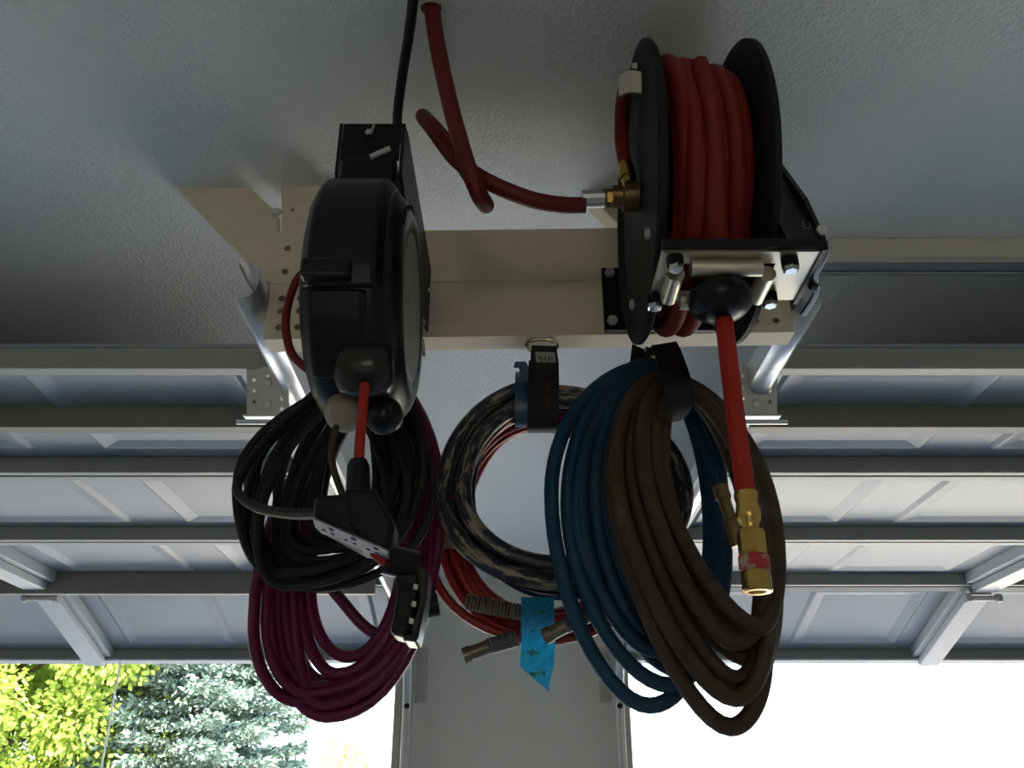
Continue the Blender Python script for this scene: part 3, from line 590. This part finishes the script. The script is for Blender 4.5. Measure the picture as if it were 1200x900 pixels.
# supply hose from the ceiling to the swivel
sh = thing('supply_hose', 'dark red looped supply hose from the ceiling to the reel swivel', 'hose', at(600, 228, .84))
MB().tube(spline([at(504, -8, .748), at(512, 50, .76), at(527, 120, .775), at(545, 185, .79), at(560, 225, .805), at(569, 240, .835), at(566, 234, .868), at(548, 203, .90), at(520, 162, .915), at(500, 140, .91), at(496, 137, .885), at(508, 152, .855), at(535, 187, .838), at(570, 212, .835), at(620, 233, .84), at(660, 240, .848), at(686, 240.5, HY)], 9), 0.0098, 14).build('hose', 'red_whip', sh, smooth=True)
sx0 = at(684, 240, HY).x; sz = HH_
MB().lathe(at(505, 10, .748), at(504, -20, .74) - at(505, 10, .748), [(0, 0), (0, .0125), (.004, .0125), (.03, .0125), (.03, 0)], 14).build('ceiling_fitting', 'ring_steel', sh, smooth=True)
MB().cyl((sx0 - .002, HY, sz - .004), (sx0 + .024, HY, sz - .003), 0.0108, 12).build('ferrule', 'galvanized', sh)
MB().cyl((sx0 + .0241, HY, sz - .003), (sx0 + .0275, HY, sz - .003), 0.0085, 12).build('neck', 'old_brass', sh, smooth=True)
MB().cyl((sx0 + .0276, HY, sz - .002), (sx0 + .0335, HY, sz - .002), 0.0115, 6).build('hex_nut', 'brass', sh)

# ------------------------------------------------------------------ hanging straps
def webbing_marks(par, o, ux, uy, n, s):
    # run of worn stitched letters, no longer readable, along the strap
    for i in range(n):
        c = Vector(o) + Vector(uy) * i * s
        MB().obox(c, Vector(ux) * .0045, (0, .0004, 0), Vector(uy) * s * .16).build('stitch_mark', 'strap_red_print', par)
        if i % 2: MB().obox(c + Vector(uy) * s * .40 + Vector(ux) * .002, Vector(ux) * .0016, (0, .0004, 0), Vector(uy) * s * .22).build('stitch_mark', 'strap_red_print', par)
s1 = thing('hanging_strap', 'black webbing strap with a small tag holding the paint-spattered hoses', 'strap', at(637, 405, 1.095))
SY = 1.075
ring = [at(635 + 18 * math.sin(2*math.pi*i/28), 405 - 8 * math.cos(2*math.pi*i/28), 1.092) for i in range(29)]
MB().tube(ring, 0.0030, 8, caps=False).build('ring', 'ring_steel', s1, smooth=True)
MB().prism([at(623, 404.5, SY), at(652, 405.5, SY), at(655, 427, SY), at(621, 426, SY)], (0, .006, 0)).build('upper_webbing', 'strap_black', s1)
tg = MB().prism([at(627, 412, SY - .0012), at(650, 413, SY - .0012), at(651.5, 424.5, SY - .0012), at(628.5, 424, SY - .0012)], (0, .001, 0)).build('tag', 'strap_tag', s1)
for (a, b, w_, h_) in ((631, 417, 2, 4), (634.5, 418, 1.5, 6), (638, 417.5, 2, 5), (642, 418, 2.5, 5), (646, 417.5, 1.5, 4)):
    MB().prism([at(a, b, SY - .0016), at(a + w_, b, SY - .0016), at(a + w_, b + h_, SY - .0016), at(a, b + h_, SY - .0016)], (0, .0004, 0)).build('tag_print', 'tag_print', tg)
# loop of webbing that wraps round the hoses front and back
lp = [at(637, 426, SY), at(637, 440, SY - .006), at(637, 465, SY - .008), at(636, 492, SY - .002), at(636, 504, SY + .018), at(636, 503, SY + .06), at(637, 480, SY + .115), at(637, 448, SY + .115), at(637, 432, SY + .06), at(637, 424, SY + .004)]
MB().ribbon(spline(lp, 6), (0.0205, 0, 0), 0.004).build('hose_loop', 'strap_black', s1, smooth=True)
webbing_marks(s1, at(640, 447, SY - .0108), (1, 0, 0), (0, 0, -1), 6, 0.0068)
s2 = thing('hanging_strap', 'black webbing strap bunched round the blue and brown hoses, under the hose reel', 'strap', at(775, 410, 1.08))
MB().prism([at(741, 403, 1.085), at(757, 410, 1.085), at(766, 421, 1.085), at(765, 426, 1.085), at(738, 428, 1.085)], (0, .006, 0)).build('upper_webbing', 'strap_black', s2)
lp = [at(778, 404, 1.01), at(784, 418, .975), at(793, 445, .958), at(797, 468, .960), at(790, 486, .990), at(778, 494, 1.05), at(770, 474, 1.11), at(768, 430, 1.11), at(772, 407, 1.05)]
MB().ribbon(spline(lp, 6), lambda t: Vector((0.0165, 0, 0.003)), 0.004).build('hose_loop', 'strap_black', s2, smooth=True)
webbing_marks(s2, at(791, 428, .9625), Vector((1, 0, .12)), Vector((.22, .0, -1)), 5, 0.0068)
MB().tube(spline([at(757, 409, 1.07), at(764, 416, 1.065), at(770, 420, 1.05)], 5), 0.0045, 8).build('ring', 'ring_steel', s2, smooth=True)

# ------------------------------------------------------------------ coils
def turn(T, L, B, Rt, Y, yaw=0.02, k=None):
    j = lambda: random.uniform(-.004, .004)
    d = dict(T=(*T, Y + j()), L=(*L, Y + yaw + j()), B=(*B, Y + j() * 2), R=(*Rt, Y - yaw + j()))
    if k is not None: d['k'] = k
    return d
def hose(name, label, cat, turns, r, material, n=12, sides=10, kt=0.55, start=(), tail=(), group=None, part='hose'):
    p = coil_path(turns, n, kt)
    p = [at(*q) for q in start] + p
    if tail: p = p + spline([p[-1]] + [at(*q) for q in tail], 8)[1:]
    t = thing(name, label, cat, p[len(start)], group)
    o = MB().tube(p, r, sides).build(part, material, t, smooth=True)
    if material == 'painted_hose':
        at_ = o.data.attributes.new('hose_pos', 'FLOAT_VECTOR', 'POINT'); ln = 0.0
        for i, q in enumerate(p):
            if i: ln += (q - p[i-1]).length
            for k in range(sides): at_.data[i * sides + k].vector = (ln, math.cos(2*math.pi*k/sides), math.sin(2*math.pi*k/sides))
    return t
random.seed(11)
# magenta air hose, behind the black cord
T = []
spec = [((297,735),(350,822),(505,640)), ((312,728),(362,813),(500,645)), ((326,720),(372,806),(492,640)), ((339,700),(382,799),(486,632)), ((353,690),(395,790),(480,622)),
        ((364,690),(408,770),(474,620)), ((316,700),(383,840),(512,612)), ((330,712),(378,832),(509,600)), ((346,700),(376,826),(516,590)), ((335,690),(398,836),(506,575))]
for i, (L_, B_, R_) in enumerate(spec):
    T.append(turn((452 + 6 * math.sin(i * 2.1), 436 + 7 * math.cos(i * 1.7)), L_, B_, R_, 1.135 + .006 * (i % 4), 0.012))
mh = hose('air_hose', 'glossy magenta air hose coiled below the black cord and cord reel', 'hose', T, 0.0076, 'magenta_hose', kt=0.35, tail=[(455, 560, 1.12), (415, 640, 1.13), (388, 680, 1.13), (404, 708, 1.13), (432, 738, 1.14), (465, 752, 1.15)])
# black extension cord
T = []
random.seed(5)
for i in range(15):
    f = i / 14
    L_ = (284 + 96 * f + random.uniform(-9, 9), 590 + random.uniform(-45, 45)); B_ = (355 + 60 * f + random.uniform(-26, 22), 688 - 62 * f ** 1.2 + random.uniform(-14, 2))
    R_ = (505 - 62 * f + random.uniform(-6, 6), 545 + random.uniform(-30, 35))
    T.append(turn((428 + random.uniform(-30, 34), 430 + random.uniform(-12, 16)), L_, B_, R_, 1.045 + .012 * math.sin(i * 1.9) + .003 * (i % 3), 0.016))
T.append(turn((420, 440), (302, 640), (334, 687), (478, 575), 1.01, 0.0))
T.append(turn((398, 446), (277, 572), (322, 672), (455, 600), 1.02, 0.0))
bc = hose('extension_cord', 'long black extension cord coiled in a bundle under the cord reel', 'cord', T, 0.0056, 'black_cord', n=11, sides=9, kt=0.25, tail=[(345, 484, 1.0), (300, 530, .99), (278, 572, .97), (300, 594, .92), (340, 602, .84), (374, 602, .78)])
# red airless hose, behind the spattered hose
T = []; random.seed(21)
for i in range(9):
    f = i / 8
    T.append(turn((636 + random.uniform(-8, 8), 477 + 24 * f), (516 + 26 * f + random.uniform(-3, 3), 625 + random.uniform(-14, 10)), (636 + random.uniform(-6, 6), 748 - 30 * f + random.uniform(-3, 3)), (765 - 26 * f, 622 + random.uniform(-8, 8)), 1.165 + .010 * (i % 3), 0.0))
T.append(turn((630, 480), (504, 648), (640, 750), (770, 640), 1.15, 0.0))
rh = hose('spray_hose', 'glossy red spray hose coiled behind the paint-spattered hose, taped in blue', 'hose', T, 0.0062, 'red_spray_hose', kt=0.56, tail=[(600, 490, 1.13), (560, 530, 1.12), (535, 585, 1.12)])
wrap = [at(526 + 16 * math.cos(a), 626 + 4 * math.sin(a), 1.175 + .030 * math.sin(a)) for a in [2*math.pi*i/16 for i in range(17)]]
MB().ribbon(wrap, at(519, 606, 1.16) * 0.5 - at(533, 646, 1.16) * 0.5, 0.002).build('beige_tape', 'tape_beige', rh, smooth=True)
def spring(p0, p1, r, wire, turns, name, m_, par):
    p0, p1 = Vector(p0), Vector(p1); x, y = frame_from(p1 - p0)
    q = [p0.lerp(p1, i / (turns * 10)) + (x * math.cos(2*math.pi*i/10) + y * math.sin(2*math.pi*i/10)) * r for i in range(turns * 10 + 1)]
    MB().tube(q, wire, 6).build(name, m_, par, smooth=True)
spring(at(546, 705, 1.125), at(612, 718, 1.125), 0.0085, 0.0022, 17, 'spring_guard', 'fitting_dark', rh)
MB().cyl(at(546, 705, 1.126), at(616, 719, 1.126), 0.0078, 12).build('guarded_end', 'red_spray_hose', rh, smooth=True)
for (a, b, c, Yf) in (((543, 769), (572, 758), (606, 748), 1.10), ((637, 747), (662, 734), (694, 718), 1.075)):
    f = MB().lathe(at(*a, Yf), at(*b, Yf) - at(*a, Yf), [(.006, 0), (.006, .0065), (0, .0075), (0, .0098), (.010, .0098), (.011, .0085), ((at(*b, Yf) - at(*a, Yf)).length, .0085), ((at(*b, Yf) - at(*a, Yf)).length, 0)], 14).build('end_fitting', 'fitting_dark', rh, smooth=True)
    spring(at(*b, Yf), at(*c, Yf), 0.0082, 0.0019, 12, 'spring_guard', 'dull_plate', rh)
    MB().cyl(at(*b, Yf), at(*c, Yf), 0.0072, 12).build('guarded_end', 'red_spray_hose', rh, smooth=True)
# blue tape: wrapped round the bottom of the red coil with a torn tail
tw = [(630, 700, 1.118), (630, 716, 1.112), (631, 745, 1.112), (630, 764, 1.108), (629.5, 780, 1.112), (635, 795, 1.115), (643, 810, 1.117)]
MB().ribbon(spline([at(*q) for q in tw], 5), lambda t: Vector((0.0205 if t < .68 else max(.002, .0205 * (1 - (t - .68) / .32)), 0, 0)), 0.0006).build('blue_tape', 'tape_blue_backlit', rh, smooth=True)
MB().prism([at(611, 705, 1.13), at(622, 705, 1.13), at(618, 752, 1.13), at(609, 750, 1.13)], (0, .0008, 0)).build('blue_tape', 'tape_dark_blue', rh)
# thick paint-spattered hose
T = []; random.seed(8)
for (a, b, c, d, y_) in (((650,450),(519,580),(660,683),(803,580),1.118), ((648,469),(543,575),(655,661),(781,575),1.112), ((650,460),(531,592),(657,672),(792,588),1.145)):
    T.append(turn(a, b, c, d, y_, 0.0))
ph = hose('paint_hose', 'thick dark hose crusted with cream paint, hanging in the middle strap', 'hose', T, 0.0112, 'painted_hose', n=16, sides=14, kt=0.56)
T = [turn((640, 483), (547, 585), (655, 698), (792, 600), 1.135, 0.0), turn((640, 478), (552, 580), (652, 690), (788, 595), 1.145, 0.0)]
nv = hose('whip_hose', 'thin shiny navy hose coiled inside the paint-crusted hose', 'hose', T, 0.0058, 'navy_hose', n=16, kt=0.56)
wr = [at(612, 468 + 32 * math.cos(a), 1.125 + .032 * math.sin(a)) for a in [2*math.pi*i/20 for i in range(21)]]
MB().ribbon(wr, (0.0098, 0, 0), 0.0015).build('blue_tape', 'tape_dark_blue', ph, smooth=True)
MB().ribbon(spline([at(616, 446, 1.088), at(614, 432, 1.086), at(610, 424, 1.082), at(608, 431, 1.078)], 5), (0.007, 0, 0), 0.0008).build('tape_end', 'tape_dark_blue', ph, smooth=True)
# blue air hose
T = []; random.seed(14)
for (t_, l, b, r_) in (((752,430),(646,578),(762,827),(840,640)), ((756,427),(665,590),(786,803),(846,640)), ((752,432),(681,590),(770,762),(832,630)), ((760,430),(697,580),(772,748),(838,600)), ((758,436),(711,575),(790,742),(846,590)), ((762,440),(676,600),(800,770),(850,650)), ((756,434),(690,610),(812,790),(842,660))):
    q_ = turn(t_, l, b, r_, 1.075 + random.uniform(-.012, .012), -0.018); q_['kl'] = 0.46; T.append(q_)
bh = hose('air_hose', 'dull blue air hose coiled beside the brown hose under the hose reel', 'hose', T, 0.0092, 'blue_hose', n=14, sides=12, kt=0.5)
# brown hose in front of it
T = []; random.seed(17)
for (t_, l, b, r_, y_) in (((772,442),(718,560),(856,852),(896,770),1.02), ((776,440),(722,545),(862,818),(903,700),1.005), ((778,446),(738,530),(864,796),(899,690),1.015), ((782,448),(752,520),(862,752),(896,690),.995), ((786,450),(766,520),(890,735),(911,660),1.0), ((790,455),(776,530),(868,746),(904,650),1.02), ((782,444),(730,560),(866,806),(908,700),1.03), ((786,446),(745,560),(880,772),(893,650),1.04)):
    q_ = turn(t_, l, b, r_, y_, -0.01); q_['kl'] = 0.34; T.append(q_)
wh = hose('water_hose', 'dusty brown rubber hose coiled low under the hose reel', 'hose', T, 0.0100, 'brown_hose', n=14, sides=12, kt=0.5, tail=[(800, 462, .99), (783, 470, .985), (778, 492, .985)])
MB().lathe(at(866, 640, .992), at(842, 565, .992) - at(866, 640, .992), [(0, 0), (0, .0085), (.012, .0095), (.030, .0092), (.032, .0075), (.056, .0075), (.058, .0095), (.074, .0090), (.074, 0)], 12).build('end_fitting', 'old_brass', wh, smooth=True)

# ------------------------------------------------------------------ trees outside
def leaf_cloud(name, material, parent, pts, size, aspect, nrm_rand=1.0, droop=0.0):
    m = MB()
    vs = []; fs = []
    for (p, d) in pts:
        d = Vector(d); a = Vector((random.gauss(0, 1), random.gauss(0, 1), random.gauss(0, 1))); s = size * random.uniform(.6, 1.3)
        d = (d + a * nrm_rand * .5).normalized(); w = d.cross(Vector((random.gauss(0, 1), random.gauss(0, 1), random.gauss(0, 1)))).normalized() * s * aspect
        k_ = len(vs); vs += [p, p + d * s * .5 + w, p + d * s, p + d * s * .5 - w]; fs.append((k_, k_ + 1, k_ + 2, k_ + 3))
    me = bpy.data.meshes.new(name); org = root_loc(parent); me.from_pydata([v - org for v in vs], [], fs)
    o = finish(name, me, material, parent); o['kind'] = 'stuff'; return o
def broadleaf(loc, hgt, rx, ry, z0, nl, size, material, label, group=None):
    t = thing('broadleaf_tree', label, 'tree', loc, group); L0 = Vector(loc)
    MB().tube(spline([L0 + Vector((0, 0, -.05)), L0 + Vector((.06, 0, hgt*.25)), L0 + Vector((-.04, .05, hgt*.5)), L0 + Vector((0, 0, hgt*.85))], 5), lambda f: .16 * (1 - .85 * f), 9).build('trunk', 'bark', t, smooth=True)
    pts = []; blobs = []
    for i in range(90):
        a = random.uniform(0, 2*math.pi); zz = random.uniform(z0, hgt); ff = math.sqrt(max(0.05, 1 - ((zz - (z0 + hgt)/2) / ((hgt - z0)/2)) ** 2)); q = math.sqrt(random.uniform(.1, 1)) * ff
        blobs.append((L0 + Vector((rx * q * math.cos(a), ry * q * math.sin(a), zz)), random.uniform(.45, .85)))
    for c, _ in blobs[:14]:
        mid = L0 + Vector((0, 0, c.z - L0.z - .5)); MB().tube(spline([mid, mid.lerp(c, .5) + Vector((0, 0, .12)), c], 4), lambda f: .035 * (1 - .8 * f), 6).build('branch', 'bark', t, smooth=True)
    for i in range(nl):
        c, r_ = random.choice(blobs); v = Vector((random.gauss(0, 1), random.gauss(0, 1), random.gauss(0, 1))).normalized() * r_ * random.uniform(.35, 1.0)
        pts.append((c + v, v.normalized() + Vector((0, 0, -.4))))
    leaf_cloud('leaves', material, t, pts, size, .36); return t
def spruce(loc, hgt, rad, nl, label):
    t = thing('spruce_tree', label, 'tree', loc); L0 = Vector(loc)
    MB().tube([L0 + Vector((0, 0, -.05)), L0 + Vector((0, 0, hgt*.5)), L0 + Vector((0, 0, hgt))], lambda f: .14 * (1 - .92 * f), 9).build('trunk', 'bark', t, smooth=True)
    pts = []; br = []
    zz = .5
    while zz < hgt - .15:
        n_ = 9
        for i in range(n_):
            a = 2*math.pi*(i + random.random() * .7) / n_; l = rad * (1 - zz / hgt) ** .9 * random.uniform(.75, 1.12); br.append((zz + random.uniform(-.1, .1), a, l))
        zz += .27
    tot = sum(b[2] for b in br)
    for (z_, a, l) in br:
        dr = Vector((math.cos(a), math.sin(a), 0)); s_ = Vector((-dr.y, dr.x, 0)); base = L0 + Vector((0, 0, z_))
        f_ = lambda q: base + dr * l * q + Vector((0, 0, -.35 * l * q + .30 * l * q * q))
        for i in range(int(nl * l / tot)):
            q = random.uniform(.15, 1.03) ** .75; w_ = random.gauss(0, .17 * l * (1.15 - q) + .04)
            p = f_(q) + s_ * w_ + Vector((0, 0, random.uniform(-.10, .02)))
            pts.append((p, dr * .8 + s_ * (1 if w_ > 0 else -1) * .6 + Vector((0, 0, random.uniform(-.5, .4)))))
    for (z_, a, l) in br[::6]:
        dr = Vector((math.cos(a), math.sin(a), 0)); base = L0 + Vector((0, 0, z_)); MB().tube([base, base + dr * l * .5 + Vector((0, 0, -.12 * l)), base + dr * l * .92 + Vector((0, 0, -.08 * l))], lambda f: .018 * (1 - .8 * f), 5).build('branch', 'bark', t)
    leaf_cloud('needles', 'needle_blue', t, pts, .115, .22, .7); return t
random.seed(4)
TY = 14.5
broadleaf((at(35, 850, TY).x, TY - .6, -.04), 6.2, 2.0, 1.6, 0.8, 120000, .095, 'leaf_green', 'sunlit yellow-green leafy tree outside, at the far left')
spruce((at(228, 850, TY).x, TY, -.04), 7.0, 2.5, 90000, 'blue-green spruce tree outside the left door opening')
broadleaf((at(408, 850, 24).x, 24, -.04), 3.5, .5, .5, 1.6, 900, .2, 'leaf_pale', 'pale small leafy tree far outside, beyond the magenta hose')
